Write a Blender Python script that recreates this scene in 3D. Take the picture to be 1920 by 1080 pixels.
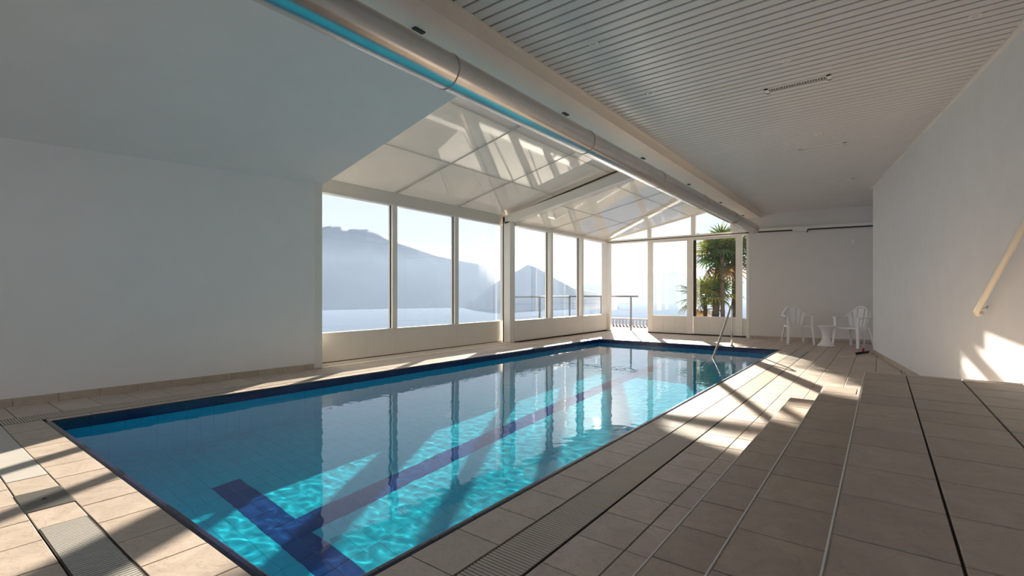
import bpy, bmesh, math, random
from mathutils import Vector, Matrix, noise
random.seed(7)
C = bpy.context.scene.collection
for o in list(bpy.data.objects):
    bpy.data.objects.remove(o)

# ------------------------------------------------------------------ camera, sky, sun, exposure
EYE = 1.15
YAW = math.atan2(693, 911)
cam_d = bpy.data.cameras.new('camera')
cam_d.sensor_width = 36.0
cam_d.lens = 911 / 1920 * 36
cam_d.shift_y = 12 / 1920
cam_d.clip_start = 0.05
cam_d.clip_end = 60000
cam = bpy.data.objects.new('camera', cam_d)
C.objects.link(cam)
cam.location = (0, 0, EYE)
cam.rotation_euler = (math.pi / 2, 0, YAW)
bpy.context.scene.camera = cam

SUN_AZ = Vector((-0.465, 0.902, 0)).normalized()
SUN_EL = math.radians(14.45)
SUN_DIR = (SUN_AZ * math.cos(SUN_EL) + Vector((0, 0, math.sin(SUN_EL)))).normalized()
sun_d = bpy.data.lights.new('sun', 'SUN')
sun_d.energy = 7.4
sun_d.color = (1.0, 0.88, 0.74)
sun_d.angle = math.radians(0.6)
sun = bpy.data.objects.new('sun', sun_d)
C.objects.link(sun)
sun.rotation_euler = (-SUN_DIR).to_track_quat('-Z', 'Y').to_euler()
sun.location = (-20, 40, 20)

world = bpy.data.worlds.new('world')
bpy.context.scene.world = world
world.use_nodes = True
wn = world.node_tree
wn.nodes.clear()
tc = wn.nodes.new('ShaderNodeTexCoord')
sep = wn.nodes.new('ShaderNodeSeparateXYZ')
wn.links.new(tc.outputs['Generated'], sep.inputs[0])
ramp = wn.nodes.new('ShaderNodeValToRGB')
wn.links.new(sep.outputs['Z'], ramp.inputs[0])
el = ramp.color_ramp.elements
el[0].position = 0.0
el[0].color = (0.70, 0.73, 0.78, 1)
el[1].position = 1.0
el[1].color = (0.66, 0.70, 0.78, 1)
e = el.new(0.12)
e.color = (0.61, 0.67, 0.78, 1)
e = el.new(0.35)
e.color = (0.66, 0.70, 0.78, 1)
dot = wn.nodes.new('ShaderNodeVectorMath')
dot.operation = 'DOT_PRODUCT'
wn.links.new(tc.outputs['Generated'], dot.inputs[0])
dot.inputs[1].default_value = SUN_DIR
mx = wn.nodes.new('ShaderNodeMath')
mx.operation = 'MAXIMUM'
mx.inputs[1].default_value = 0
wn.links.new(dot.outputs['Value'], mx.inputs[0])
def powadd(p, k):
    a = wn.nodes.new('ShaderNodeMath')
    a.operation = 'POWER'
    a.inputs[1].default_value = p
    wn.links.new(mx.outputs[0], a.inputs[0])
    b = wn.nodes.new('ShaderNodeMath')
    b.operation = 'MULTIPLY'
    b.inputs[1].default_value = k
    wn.links.new(a.outputs[0], b.inputs[0])
    return b
g1, g2 = powadd(60, 0.15), powadd(400, 1.8)
gs = wn.nodes.new('ShaderNodeMath')
gs.operation = 'ADD'
wn.links.new(g1.outputs[0], gs.inputs[0])
wn.links.new(g2.outputs[0], gs.inputs[1])
gcol = wn.nodes.new('ShaderNodeVectorMath')
gcol.operation = 'SCALE'
gcol.inputs[0].default_value = (1.0, 0.96, 0.88)
wn.links.new(gs.outputs[0], gcol.inputs['Scale'])
addc = wn.nodes.new('ShaderNodeVectorMath')
addc.operation = 'ADD'
wn.links.new(ramp.outputs[0], addc.inputs[0])
wn.links.new(gcol.outputs[0], addc.inputs[1])
bg = wn.nodes.new('ShaderNodeBackground')
bg.inputs[1].default_value = 0.41
wn.links.new(addc.outputs[0], bg.inputs[0])
wo = wn.nodes.new('ShaderNodeOutputWorld')
wn.links.new(bg.outputs[0], wo.inputs[0])

sc = bpy.context.scene
sc.view_settings.view_transform = 'Standard'
sc.view_settings.look = 'None'
sc.view_settings.exposure = 1.74
sc.view_settings.gamma = 1.0
sc.view_settings.use_curve_mapping = False
cy = sc.cycles
cy.max_bounces = 16
cy.diffuse_bounces = 8
cy.glossy_bounces = 6
cy.transmission_bounces = 8
cy.transparent_max_bounces = 24
cy.sample_clamp_indirect = 6
cy.blur_glossy = 0.5

# ------------------------------------------------------------------ materials
def nmat(name):
    m = bpy.data.materials.new(name)
    m.use_nodes = True
    nt = m.node_tree
    p = nt.nodes['Principled BSDF']
    return m, nt, p

def ramp2(nt, src, c0, c1, p0=0.3, p1=0.7):
    r = nt.nodes.new('ShaderNodeValToRGB')
    r.color_ramp.elements[0].position = p0
    r.color_ramp.elements[0].color = (*c0, 1)
    r.color_ramp.elements[1].position = p1
    r.color_ramp.elements[1].color = (*c1, 1)
    nt.links.new(src, r.inputs[0])
    return r

def paint(name, col, rough=0.6, var=0.03, scale=6, metallic=0.0, bump=0.0, bscale=200, coat=0.0):
    m, nt, p = nmat(name)
    t = nt.nodes.new('ShaderNodeTexCoord')
    n = nt.nodes.new('ShaderNodeTexNoise')
    n.inputs['Scale'].default_value = scale
    n.inputs['Detail'].default_value = 5
    nt.links.new(t.outputs['Object'], n.inputs['Vector'])
    r = ramp2(nt, n.outputs['Fac'], [c * (1 - var) for c in col], [min(1, c * (1 + var)) for c in col])
    nt.links.new(r.outputs[0], p.inputs['Base Color'])
    p.inputs['Roughness'].default_value = rough
    p.inputs['Metallic'].default_value = metallic
    p.inputs['Coat Weight'].default_value = coat
    if bump:
        n2 = nt.nodes.new('ShaderNodeTexNoise')
        n2.inputs['Scale'].default_value = bscale
        nt.links.new(t.outputs['Object'], n2.inputs['Vector'])
        b = nt.nodes.new('ShaderNodeBump')
        b.inputs['Strength'].default_value = bump
        b.inputs['Distance'].default_value = 0.002
        nt.links.new(n2.outputs['Fac'], b.inputs['Height'])
        nt.links.new(b.outputs[0], p.inputs['Normal'])
    return m

def tile_mat(name, c0, c1, rough=0.3, vein=0.5, spec=0.5):
    m, nt, p = nmat(name)
    g = nt.nodes.new('ShaderNodeNewGeometry')
    oi = nt.nodes.new('ShaderNodeObjectInfo')
    n = nt.nodes.new('ShaderNodeTexNoise')
    n.inputs['Scale'].default_value = 5
    n.inputs['Detail'].default_value = 8
    n.inputs['Roughness'].default_value = 0.65
    n.inputs['Distortion'].default_value = 1.2
    nt.links.new(g.outputs['Position'], n.inputs['Vector'])
    r = ramp2(nt, n.outputs['Fac'], c0, c1, 0.3, 0.72)
    # veins
    n3 = nt.nodes.new('ShaderNodeTexNoise')
    n3.inputs['Scale'].default_value = 7
    n3.inputs['Detail'].default_value = 3
    n3.inputs['Distortion'].default_value = 2.5
    nt.links.new(g.outputs['Position'], n3.inputs['Vector'])
    s = nt.nodes.new('ShaderNodeMath')
    s.operation = 'SUBTRACT'
    s.inputs[1].default_value = 0.5
    nt.links.new(n3.outputs['Fac'], s.inputs[0])
    ab = nt.nodes.new('ShaderNodeMath')
    ab.operation = 'ABSOLUTE'
    nt.links.new(s.outputs[0], ab.inputs[0])
    vr = ramp2(nt, ab.outputs[0], (1 - 0.28 * vein,) * 3, (1, 1, 1), 0.0, 0.022)
    mul = nt.nodes.new('ShaderNodeMix')
    mul.data_type = 'RGBA'
    mul.blend_type = 'MULTIPLY'
    mul.inputs['Factor'].default_value = 1
    nt.links.new(r.outputs[0], mul.inputs['A'])
    nt.links.new(vr.outputs[0], mul.inputs['B'])
    mr = nt.nodes.new('ShaderNodeMapRange')
    mr.inputs['To Min'].default_value = 0.93
    mr.inputs['To Max'].default_value = 1.06
    nt.links.new(oi.outputs['Random'], mr.inputs['Value'])
    sc_ = nt.nodes.new('ShaderNodeVectorMath')
    sc_.operation = 'SCALE'
    nt.links.new(mul.outputs['Result'], sc_.inputs[0])
    nt.links.new(mr.outputs[0], sc_.inputs['Scale'])
    nt.links.new(sc_.outputs[0], p.inputs['Base Color'])
    rr = nt.nodes.new('ShaderNodeMapRange')
    rr.inputs['To Min'].default_value = rough - 0.05
    rr.inputs['To Max'].default_value = rough + 0.12
    nt.links.new(n.outputs['Fac'], rr.inputs['Value'])
    nt.links.new(rr.outputs[0], p.inputs['Roughness'])
    p.inputs['Specular IOR Level'].default_value = spec
    b = nt.nodes.new('ShaderNodeBump')
    b.inputs['Strength'].default_value = 0.45
    b.inputs['Distance'].default_value = 0.004
    nt.links.new(n.outputs['Fac'], b.inputs['Height'])
    nt.links.new(b.outputs[0], p.inputs['Normal'])
    return m

M = {}
M['tile'] = tile_mat('deck tile', (0.51, 0.415, 0.35), (0.66, 0.555, 0.475), 0.45, 0.7)
M['step_tile'] = tile_mat('step tile', (0.44, 0.355, 0.29), (0.59, 0.48, 0.395), 0.45, 0.5)
M['skirt'] = tile_mat('skirting tile', (0.46, 0.38, 0.30), (0.58, 0.49, 0.39), 0.4, 0.4)
M['grout'] = paint('grout', (0.055, 0.04, 0.03), 0.9, 0.15, 30)
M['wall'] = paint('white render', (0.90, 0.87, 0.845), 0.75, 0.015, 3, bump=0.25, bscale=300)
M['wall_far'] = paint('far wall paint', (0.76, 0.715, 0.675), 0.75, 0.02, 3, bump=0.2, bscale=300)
M['wall_right'] = paint('white wall paint', (0.86, 0.84, 0.83), 0.7, 0.02, 4, bump=0.35, bscale=220)
M['frame'] = paint('cream aluminium', (0.84, 0.80, 0.74), 0.32, 0.02, 4)
M['frame_panel'] = paint('cream panel', (0.78, 0.73, 0.66), 0.35, 0.02, 3)
M['cream'] = paint('cream beam paint', (0.85, 0.77, 0.68), 0.55, 0.02, 3)
M['gasket'] = paint('dark gasket', (0.04, 0.032, 0.025), 0.7, 0.1)
M['slat'] = paint('ceiling slat', (0.72, 0.685, 0.665), 0.38, 0.015, 3)
M['void'] = paint('ceiling void', (0.014, 0.010, 0.008), 0.9, 0.1)
M['roof_panel'] = paint('gloss white panel', (0.70, 0.685, 0.655), 0.06, 0.02, 2, coat=0.6)
M['roof_rail'] = paint('roof rail', (0.52, 0.49, 0.44), 0.35, 0.02)
M['duct'] = paint('spiral duct steel', (0.72, 0.69, 0.66), 0.27, 0.05, 5, metallic=1.0)
M['steel'] = paint('polished steel', (0.72, 0.71, 0.70), 0.16, 0.03, 8, metallic=1.0)
M['steel_dull'] = paint('dull steel', (0.46, 0.42, 0.38), 0.45, 0.06, 12, metallic=0.9)
M['plastic'] = paint('white garden plastic', (0.88, 0.85, 0.83), 0.38, 0.02)
M['grate'] = paint('beige plastic grating', (0.58, 0.50, 0.43), 0.5, 0.05)
M['grate_light'] = paint('pale plastic grating', (0.52, 0.50, 0.47), 0.45, 0.04)
M['slab_light'] = paint('pale cover', (0.60, 0.57, 0.53), 0.5, 0.03)
M['plate'] = paint('grey metal cover', (0.20, 0.19, 0.175), 0.42, 0.08, 14, metallic=0.4)
M['navy'] = tile_mat('navy glazed tile', (0.004, 0.012, 0.07), (0.008, 0.022, 0.12), 0.12, 0.1, 0.6)
M['cope'] = tile_mat('navy coping', (0.010, 0.012, 0.045), (0.022, 0.024, 0.075), 0.16, 0.1, 0.7)
M['cyan'] = tile_mat('cyan pool tile', (0.006, 0.48, 0.68), (0.014, 0.58, 0.78), 0.7, 0.1, 0.05)
M['lane'] = tile_mat('blue lane tile', (0.001, 0.05, 0.22), (0.003, 0.075, 0.30), 0.7, 0.1, 0.05)
M['pool_grout'] = paint('pool grout', (0.10, 0.56, 0.68), 0.8, 0.05)
M['rim_grout'] = paint('rim grout', (0.16, 0.20, 0.26), 0.8, 0.05)
M['black'] = paint('black rubber', (0.015, 0.015, 0.015), 0.5, 0.1)
M['red'] = paint('red plastic', (0.35, 0.02, 0.02), 0.4, 0.05)
M['alu'] = paint('white pole', (0.65, 0.64, 0.63), 0.35, 0.03)
M['handrail'] = paint('cream handrail', (0.80, 0.72, 0.58), 0.35, 0.02)
M['terrace'] = paint('terrace paving', (0.55, 0.50, 0.45), 0.7, 0.06, 3)
M['rail_grey'] = paint('grey railing', (0.20, 0.20, 0.20), 0.4, 0.05, metallic=0.5)
M['fence'] = paint('white fence', (0.62, 0.60, 0.60), 0.6, 0.03)
M['bark'] = paint('palm bark', (0.07, 0.052, 0.04), 0.95, 0.45, 9, bump=1.0, bscale=40)
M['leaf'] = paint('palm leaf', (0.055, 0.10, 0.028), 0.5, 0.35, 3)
M['leaf_yellow'] = paint('yellow green palm leaf', (0.20, 0.21, 0.04), 0.5, 0.3, 3)  # yellow green is the colour of these fronds themselves
M['leaf_dry'] = paint('dry palm leaf', (0.16, 0.10, 0.045), 0.7, 0.3, 4)
M['soil'] = paint('garden soil', (0.16, 0.13, 0.09), 0.95, 0.3, 2)
M['hedge'] = paint('garden leaves', (0.08, 0.12, 0.04), 0.8, 0.4, 4)
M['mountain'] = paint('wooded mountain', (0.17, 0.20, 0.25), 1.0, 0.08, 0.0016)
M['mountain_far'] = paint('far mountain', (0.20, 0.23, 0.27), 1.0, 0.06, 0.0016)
M['lamp'] = paint('spot lens', (0.60, 0.58, 0.55), 0.2, 0.02)

for mm in ('leaf', 'leaf_yellow', 'leaf_dry', 'roof_panel'):       # let a little light through leaves and opal panels
    nt = M[mm].node_tree
    pr = nt.nodes['Principled BSDF']
    tl = nt.nodes.new('ShaderNodeBsdfTranslucent')
    src = pr.inputs['Base Color'].links[0].from_socket
    nt.links.new(src, tl.inputs[0])
    mxs = nt.nodes.new('ShaderNodeMixShader')
    mxs.inputs[0].default_value = 0.23 if mm == 'roof_panel' else 0.45
    nt.links.new(pr.outputs[0], mxs.inputs[1])
    nt.links.new(tl.outputs[0], mxs.inputs[2])
    nt.links.new(mxs.outputs[0], nt.nodes['Material Output'].inputs[0])

def glass_mat():
    m = bpy.data.materials.new('window glass')
    m.use_nodes = True
    nt = m.node_tree
    nt.nodes.clear()
    lw = nt.nodes.new('ShaderNodeLayerWeight')
    lw.inputs['Blend'].default_value = 0.5
    pw = nt.nodes.new('ShaderNodeMath')
    pw.operation = 'POWER'
    pw.inputs[1].default_value = 5
    nt.links.new(lw.outputs['Facing'], pw.inputs[0])
    mr = nt.nodes.new('ShaderNodeMapRange')
    mr.inputs['To Min'].default_value = 0.045
    mr.inputs['To Max'].default_value = 0.95
    nt.links.new(pw.outputs[0], mr.inputs['Value'])
    tr = nt.nodes.new('ShaderNodeBsdfTransparent')
    tr.inputs[0].default_value = (0.97, 0.985, 0.98, 1)
    gl = nt.nodes.new('ShaderNodeBsdfGlossy')
    gl.inputs['Roughness'].default_value = 0.0
    mix = nt.nodes.new('ShaderNodeMixShader')
    nt.links.new(mr.outputs[0], mix.inputs[0])
    nt.links.new(tr.outputs[0], mix.inputs[1])
    nt.links.new(gl.outputs[0], mix.inputs[2])
    out = nt.nodes.new('ShaderNodeOutputMaterial')
    nt.links.new(mix.outputs[0], out.inputs[0])
    return m
M['glass'] = glass_mat()

def water_mat():
    m = bpy.data.materials.new('pool water')
    m.use_nodes = True
    nt = m.node_tree
    nt.nodes.clear()
    g = nt.nodes.new('ShaderNodeTexCoord')
    n1 = nt.nodes.new('ShaderNodeTexNoise')
    n1.inputs['Scale'].default_value = 2.2
    n1.inputs['Detail'].default_value = 2
    nt.links.new(g.outputs['Object'], n1.inputs['Vector'])
    n2 = nt.nodes.new('ShaderNodeTexNoise')
    n2.inputs['Scale'].default_value = 9
    n2.inputs['Detail'].default_value = 1.5
    n2.inputs['Distortion'].default_value = 0.6
    nt.links.new(g.outputs['Object'], n2.inputs['Vector'])
    b1 = nt.nodes.new('ShaderNodeBump')
    b1.inputs['Strength'].default_value = 1.0
    b1.inputs['Distance'].default_value = WAVE1
    nt.links.new(n1.outputs['Fac'], b1.inputs['Height'])
    b2 = nt.nodes.new('ShaderNodeBump')
    b2.inputs['Strength'].default_value = 1.0
    b2.inputs['Distance'].default_value = WAVE2
    nt.links.new(n2.outputs['Fac'], b2.inputs['Height'])
    nt.links.new(b1.outputs[0], b2.inputs['Normal'])
    gl = nt.nodes.new('ShaderNodeBsdfGlass')
    gl.inputs['IOR'].default_value = 1.333
    gl.inputs['Roughness'].default_value = 0.0
    gl.inputs['Color'].default_value = (1, 1, 1, 1)
    out = nt.nodes.new('ShaderNodeOutputMaterial')
    nt.links.new(gl.outputs[0], out.inputs[0])
    return m
WAVE1, WAVE2 = 0.0, 0.0
M['water'] = water_mat()

# ------------------------------------------------------------------ helpers
class MB:
    def __init__(s):
        s.v, s.f, s.sm = [], [], []
    def add(s, vs, fs, smooth=False):
        n = len(s.v)
        s.v += [tuple(v) for v in vs]
        for f in fs:
            s.f.append([i + n for i in f])
            s.sm.append(smooth)
        return s
    def box(s, x0, x1, y0, y1, z0, z1):
        vs = [(x0, y0, z0), (x1, y0, z0), (x1, y1, z0), (x0, y1, z0), (x0, y0, z1), (x1, y0, z1), (x1, y1, z1), (x0, y1, z1)]
        return s.add(vs, [(3, 2, 1, 0), (4, 5, 6, 7), (0, 1, 5, 4), (1, 2, 6, 5), (2, 3, 7, 6), (3, 0, 4, 7)])
    def cbox(s, x0, x1, y0, y1, z0, z1, c=0.003):
        """box with chamfered top edge"""
        vs = [(x0, y0, z0), (x1, y0, z0), (x1, y1, z0), (x0, y1, z0),
              (x0, y0, z1 - c), (x1, y0, z1 - c), (x1, y1, z1 - c), (x0, y1, z1 - c),
              (x0 + c, y0 + c, z1), (x1 - c, y0 + c, z1), (x1 - c, y1 - c, z1), (x0 + c, y1 - c, z1)]
        fs = [(3, 2, 1, 0), (8, 9, 10, 11)]
        for i in range(4):
            j = (i + 1) % 4
            fs.append((i, j, j + 4, i + 4))
            fs.append((i + 4, j + 4, j + 8, i + 8))
        return s.add(vs, fs)
    def hexa(s, b, t):
        """b, t: four bottom and four top corners, counter-clockwise"""
        return s.add(list(b) + list(t), [(3, 2, 1, 0), (4, 5, 6, 7), (0, 1, 5, 4), (1, 2, 6, 5), (2, 3, 7, 6), (3, 0, 4, 7)])
    def tube(s, pts, r, n=12, caps=True, flat=None):
        pts = [Vector(p) for p in pts]
        rs = r if isinstance(r, (list, tuple)) else [r] * len(pts)
        vs, fs = [], []
        prev = None
        for i, p in enumerate(pts):
            if i == 0: d = pts[1] - p
            elif i == len(pts) - 1: d = p - pts[i - 1]
            else: d = (pts[i + 1] - p).normalized() + (p - pts[i - 1]).normalized()
            d.normalize()
            if prev is None:
                a = Vector((0, 0, 1)) if abs(d.z) < 0.9 else Vector((1, 0, 0))
                u = d.cross(a).normalized()
            else:
                u = (prev - d * prev.dot(d)).normalized()
            prev = u
            w = d.cross(u)
            for k in range(n):
                t = 2 * math.pi * k / n
                cu, cw = math.cos(t), math.sin(t)
                if flat: cw *= flat
                vs.append(p + (u * cu + w * cw) * rs[i])
        for i in range(len(pts) - 1):
            for k in range(n):
                k2 = (k + 1) % n
                fs.append((i * n + k, i * n + k2, (i + 1) * n + k2, (i + 1) * n + k))
        s.add(vs, fs, True)
        if caps:
            s.add(vs[:n], [tuple(range(n))[::-1]])
            s.add(vs[-n:], [tuple(range(n))])
        return s
    def lathe(s, prof, n=24, cx=0, cy_=0):
        vs, fs = [], []
        for r, z in prof:
            for k in range(n):
                t = 2 * math.pi * k / n
                vs.append((cx + r * math.cos(t), cy_ + r * math.sin(t), z))
        for i in range(len(prof) - 1):
            for k in range(n):
                k2 = (k + 1) % n
                fs.append((i * n + k, i * n + k2, (i + 1) * n + k2, (i + 1) * n + k))
        return s.add(vs, fs, True)
    def grid(s, P, smooth=True):
        """P[i][j] points"""
        n, m = len(P), len(P[0])
        vs = [p for row in P for p in row]
        fs = [(i * m + j, i * m + j + 1, (i + 1) * m + j + 1, (i + 1) * m + j) for i in range(n - 1) for j in range(m - 1)]
        return s.add(vs, fs, smooth)
    def mesh(s, name):
        me = bpy.data.meshes.new(name)
        me.from_pydata(s.v, [], s.f)
        me.polygons.foreach_set('use_smooth', s.sm)
        me.update()
        return me
    def build(s, name, mat, parent=None, fix=True, **kw):
        me = s.mesh(name)
        if fix:
            bm = bmesh.new()
            bm.from_mesh(me)
            bmesh.ops.remove_doubles(bm, verts=bm.verts, dist=1e-5)
            bmesh.ops.recalc_face_normals(bm, faces=bm.faces)
            bm.to_mesh(me)
            bm.free()
        me.materials.append(mat)
        return link(name, me, parent, **kw)

def link(name, me, parent=None, loc=None, rot=None, **kw):
    o = bpy.data.objects.new(name, me)
    C.objects.link(o)
    if parent is not None:
        o.parent = parent
    if loc is not None: o.location = loc
    if rot is not None: o.rotation_euler = rot
    for k, v in kw.items():
        o[k] = v
    return o

def empty(name, loc=(0, 0, 0), rz=0, **kw):
    o = bpy.data.objects.new(name, None)
    C.objects.link(o)
    o.location = loc
    o.rotation_euler = (0, 0, rz)
    o.empty_display_size = 0.2
    for k, v in kw.items():
        o[k] = v
    return o

def dup(root, loc, rz=0, **kw):
    r = root.copy()
    C.objects.link(r)
    r.location = loc
    r.rotation_euler = (0, 0, rz)
    for k, v in kw.items():
        r[k] = v
    for ch in list(root.children):
        c = ch.copy()
        C.objects.link(c)
        c.parent = r
        for g in ch.children:
            d = g.copy()
            C.objects.link(d)
            d.parent = c
    return r

FW = Vector((-math.sin(YAW), math.cos(YAW)))
RT = Vector((math.cos(YAW), math.sin(YAW)))
def seen(x, y, z, m=60):
    d = x * FW.x + y * FW.y
    if d < 0.15: return False
    u = 960 + 911 * (x * RT.x + y * RT.y) / d
    v = 552 - 911 * (z - EYE) / d
    return -m < u < 1920 + m and -m < v < 1080 + m

PHI = math.radians(8.92)                # the house stands turned against the pool hall
HO = Vector((-0.135, 11.85))
HX, HY = Vector((math.cos(PHI), math.sin(PHI))), Vector((-math.sin(PHI), math.cos(PHI)))
def wall_x(y):
    return HO.x - math.tan(PHI) * (y - HO.y) if y < HO.y else 2.4
def left_x(y):
    return -7.13 + 0.042 * y
def house(x, y, z=0):
    p = HO + HX * x + HY * y
    return (p.x, p.y, z)

def tile_set(cells, z, th, mat, parent, name='tile', limit=290, gap=0.0058, stuffname=None, cham=0.0025):
    """cells: (x0,x1,y0,y1). the nearest seen ones become parts, the rest one stuff part"""
    cells = [c for c in cells if c[1] - c[0] > 0.03 and c[3] - c[2] > 0.03]
    def near(c):
        return math.hypot((c[0] + c[1]) / 2, (c[2] + c[3]) / 2)
    def vis(c):
        return any(seen(x, y, z, 10) for x in (c[0], c[1]) for y in (c[2], c[3]))
    vs = sorted([c for c in cells if vis(c)], key=near)
    parts, rest = vs[:limit], vs[limit:] + [c for c in cells if not vis(c)]
    cache = {}
    for c in parts:
        w, d = round(c[1] - c[0] - gap, 4), round(c[3] - c[2] - gap, 4)
        if (w, d) not in cache:
            cache[(w, d)] = MB().cbox(-w / 2, w / 2, -d / 2, d / 2, -th, 0, cham).mesh(name)
            cache[(w, d)].materials.append(mat)
        dz = random.uniform(-0.0006, 0.0006)
        link(name, cache[(w, d)], parent, ((c[0] + c[1]) / 2, (c[2] + c[3]) / 2, z + dz))
    if rest:
        mb = MB()
        for c in rest:
            mb.cbox(c[0] + gap / 2, c[1] - gap / 2, c[2] + gap / 2, c[3] - gap / 2, z - th, z, cham)
        mb.build(stuffname or (name + '_field'), mat, parent, fix=False, kind='stuff')

def edges(a, b, phase, pitch):
    """cut [a,b] at phase+k*pitch"""
    k = math.ceil((a - phase) / pitch + 1e-6)
    out = [a]
    while phase + k * pitch < b - 1e-6:
        out.append(phase + k * pitch)
        k += 1
    out.append(b)
    return [(out[i], out[i + 1]) for i in range(len(out) - 1)]

# ------------------------------------------------------------------ dimensions
PX0a, PX0b, PX1, PY0, PY1 = -5.985, -5.80, -1.70, 0.985, 11.36      # water edges of the pool
CW = 0.045
def px0(y): return PX0a + (PX0b - PX0a) * (y - PY0) / (PY1 - PY0)
DEPTH = 1.45
WZ = -0.10
PH, PT = 2.045, 0.305
CEIL = 3.24
DY = 14.1
STEP_Z = (0.185, 0.375, 0.56)
STEP_X = (-0.676, -0.385, -0.10)
STEP_Y = (5.19, 4.88, 4.60)

# ------------------------------------------------------------------ floor
fl = MB()
g = 0.006
T = 0.3
fl.box(-7.3, PX0b - CW, 0.5, 14.35, -T, -g)
fl.hexa([(PX0b - CW - .001, PY0 - CW, -T), (PX0b - CW, PY1 + CW, -T), (PX0b - CW - .0005, PY1 + CW, -T), (px0(PY0) - CW, PY0 - CW, -T)],
        [(PX0b - CW - .001, PY0 - CW, -g), (PX0b - CW, PY1 + CW, -g), (PX0b - CW - .0005, PY1 + CW, -g), (px0(PY0) - CW, PY0 - CW, -g)])
fl = MB()
fl.hexa([(-7.3, PY0 - CW, -T), (px0(PY0) - CW, PY0 - CW, -T), (px0(PY1) - CW, PY1 + CW, -T), (-7.3, PY1 + CW, -T)],
        [(-7.3, PY0 - CW, -g), (px0(PY0) - CW, PY0 - CW, -g), (px0(PY1) - CW, PY1 + CW, -g), (-7.3, PY1 + CW, -g)])
fl.box(-7.3, 2.6, -3.2, PY0 - CW, -T, -g)
fl.box(-7.3, 2.6, PY1 + CW, 14.9, -T, -g)
fl.box(PX1 + CW, 2.6, PY0 - CW, PY1 + CW, -T, -g)
fl.box(-12.2, -7.3, 0.5, 17.9, -T, -.05)
fl.box(-7.3, -1, 14.9, 17.9, -T, -.05)
floor = fl.build('floor', M['grout'], kind='structure')

cells = []
ry = edges(PY0 - CW, 14.03, PH, PT)
for (a, b) in ry:
    if a > PY1 + CW - 0.01: continue
    b2 = min(b, PY1 + CW)
    cells.append((PX1 + CW, -1.395, a, b2))
for (a, b) in ry:
    cells.append((-1.165, -0.92, a, b))
    cells.append((-0.92, -0.68, a, b))
    if b <= 4.4: continue
    x = -0.68
    while x < 2.4:
        lim = wall_x(a) + .05 if b < HO.y else 2.4
        if x + 0.05 < lim and a > 4.0:
            cells.append((x, min(x + PT, lim), a, b))
        x += PT
# far end of the pool
for (a, b) in edges(PY1 + CW, 14.03, PH, PT):
    for (c, d) in edges(-6.9, -1.395, -1.395, PT):
        cells.append((c, d, a, b))
    cells.append((-1.395, -1.165, a, b))
# left side of the pool
LP = 0.32
for (a, b) in edges(0.68, PY1 + CW, 0.806, LP):
    cells.append((left_x(a) + 0.004 if b < 4.2 else -6.93, -6.40, a, b))
for (a, b) in edges(PY0 - CW, PY1 + CW, 0.96, LP):
    cells.append((-6.125, min(px0(a), px0(b)) - CW, a, b))
# near end: row along the pool, narrow channel row, outer rows
for (a, b) in edges(-6.13, -1.395, -2.81, 0.322):
    cells.append((a, b, 0.68, PY0 - CW))
for (a, b) in ((-7.10, -6.44), (-6.44, -6.138), (-4.24, -3.93), (-3.57, -3.285)):
    cells.append((a, b, 0.485, 0.68))
for (c, d) in ((0.165, 0.485), (-0.155, 0.165), (-0.475, -0.155), (-0.8, -0.475)):
    for (a, b) in edges(-7.12, -0.9, -2.81, 0.322):
        cells.append((a, b, c, d))
cells.append((-1.165, -0.92, 0.485, PY0 - CW))
cells.append((-0.92, -0.68, 0.485, PY0 - CW))
tile_set(cells, 0.0, 0.008, M['tile'], floor)

# ------------------------------------------------------------------ pool
pool = empty('swimming_pool', (-3.8, 6, 0), label='long rectangular indoor swimming pool lined with cyan and navy tiles', category='pool')
pool.location = (0, 0, 0)
ZB = WZ - DEPTH
b = MB()
W = 0.14
def ring(x0f, x1, y0, y1, off, z0, z1, mb):
    # four walls around the basin, outside the inner face
    mb.hexa([(x0f(y0) - off, y0 - off, z0), (x0f(y0), y0, z0), (x0f(y1), y1, z0), (x0f(y1) - off, y1 + off, z0)],
            [(x0f(y0) - off, y0 - off, z1), (x0f(y0), y0, z1), (x0f(y1), y1, z1), (x0f(y1) - off, y1 + off, z1)])
    mb.hexa([(x1, y0, z0), (x1 + off, y0 - off, z0), (x1 + off, y1 + off, z0), (x1, y1, z0)],
            [(x1, y0, z1), (x1 + off, y0 - off, z1), (x1 + off, y1 + off, z1), (x1, y1, z1)])
    mb.hexa([(x0f(y0) - off, y0 - off, z0), (x1 + off, y0 - off, z0), (x1, y0, z0), (x0f(y0), y0, z0)],
            [(x0f(y0) - off, y0 - off, z1), (x1 + off, y0 - off, z1), (x1, y0, z1), (x0f(y0), y0, z1)])
    mb.hexa([(x0f(y1), y1, z0), (x1, y1, z0), (x1 + off, y1 + off, z0), (x0f(y1) - off, y1 + off, z0)],
            [(x0f(y1), y1, z1), (x1, y1, z1), (x1 + off, y1 + off, z1), (x0f(y1) - off, y1 + off, z1)])
ring(lambda y: px0(y) - 0.006, PX1 + 0.006, PY0 - 0.006, PY1 + 0.006, 0.035, ZB, WZ, b)
b.box(PX0a - .05, PX1 + .05, PY0 - .05, PY1 + .05, ZB - 0.1, ZB - 0.006)
b.build('basin', M['pool_grout'], pool)
b = MB()
ring(lambda y: px0(y) - 0.006, PX1 + 0.006, PY0 - 0.006, PY1 + 0.006, 0.035, WZ, -0.012, b)
b.build('rim_backing', M['rim_grout'], pool)

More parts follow.
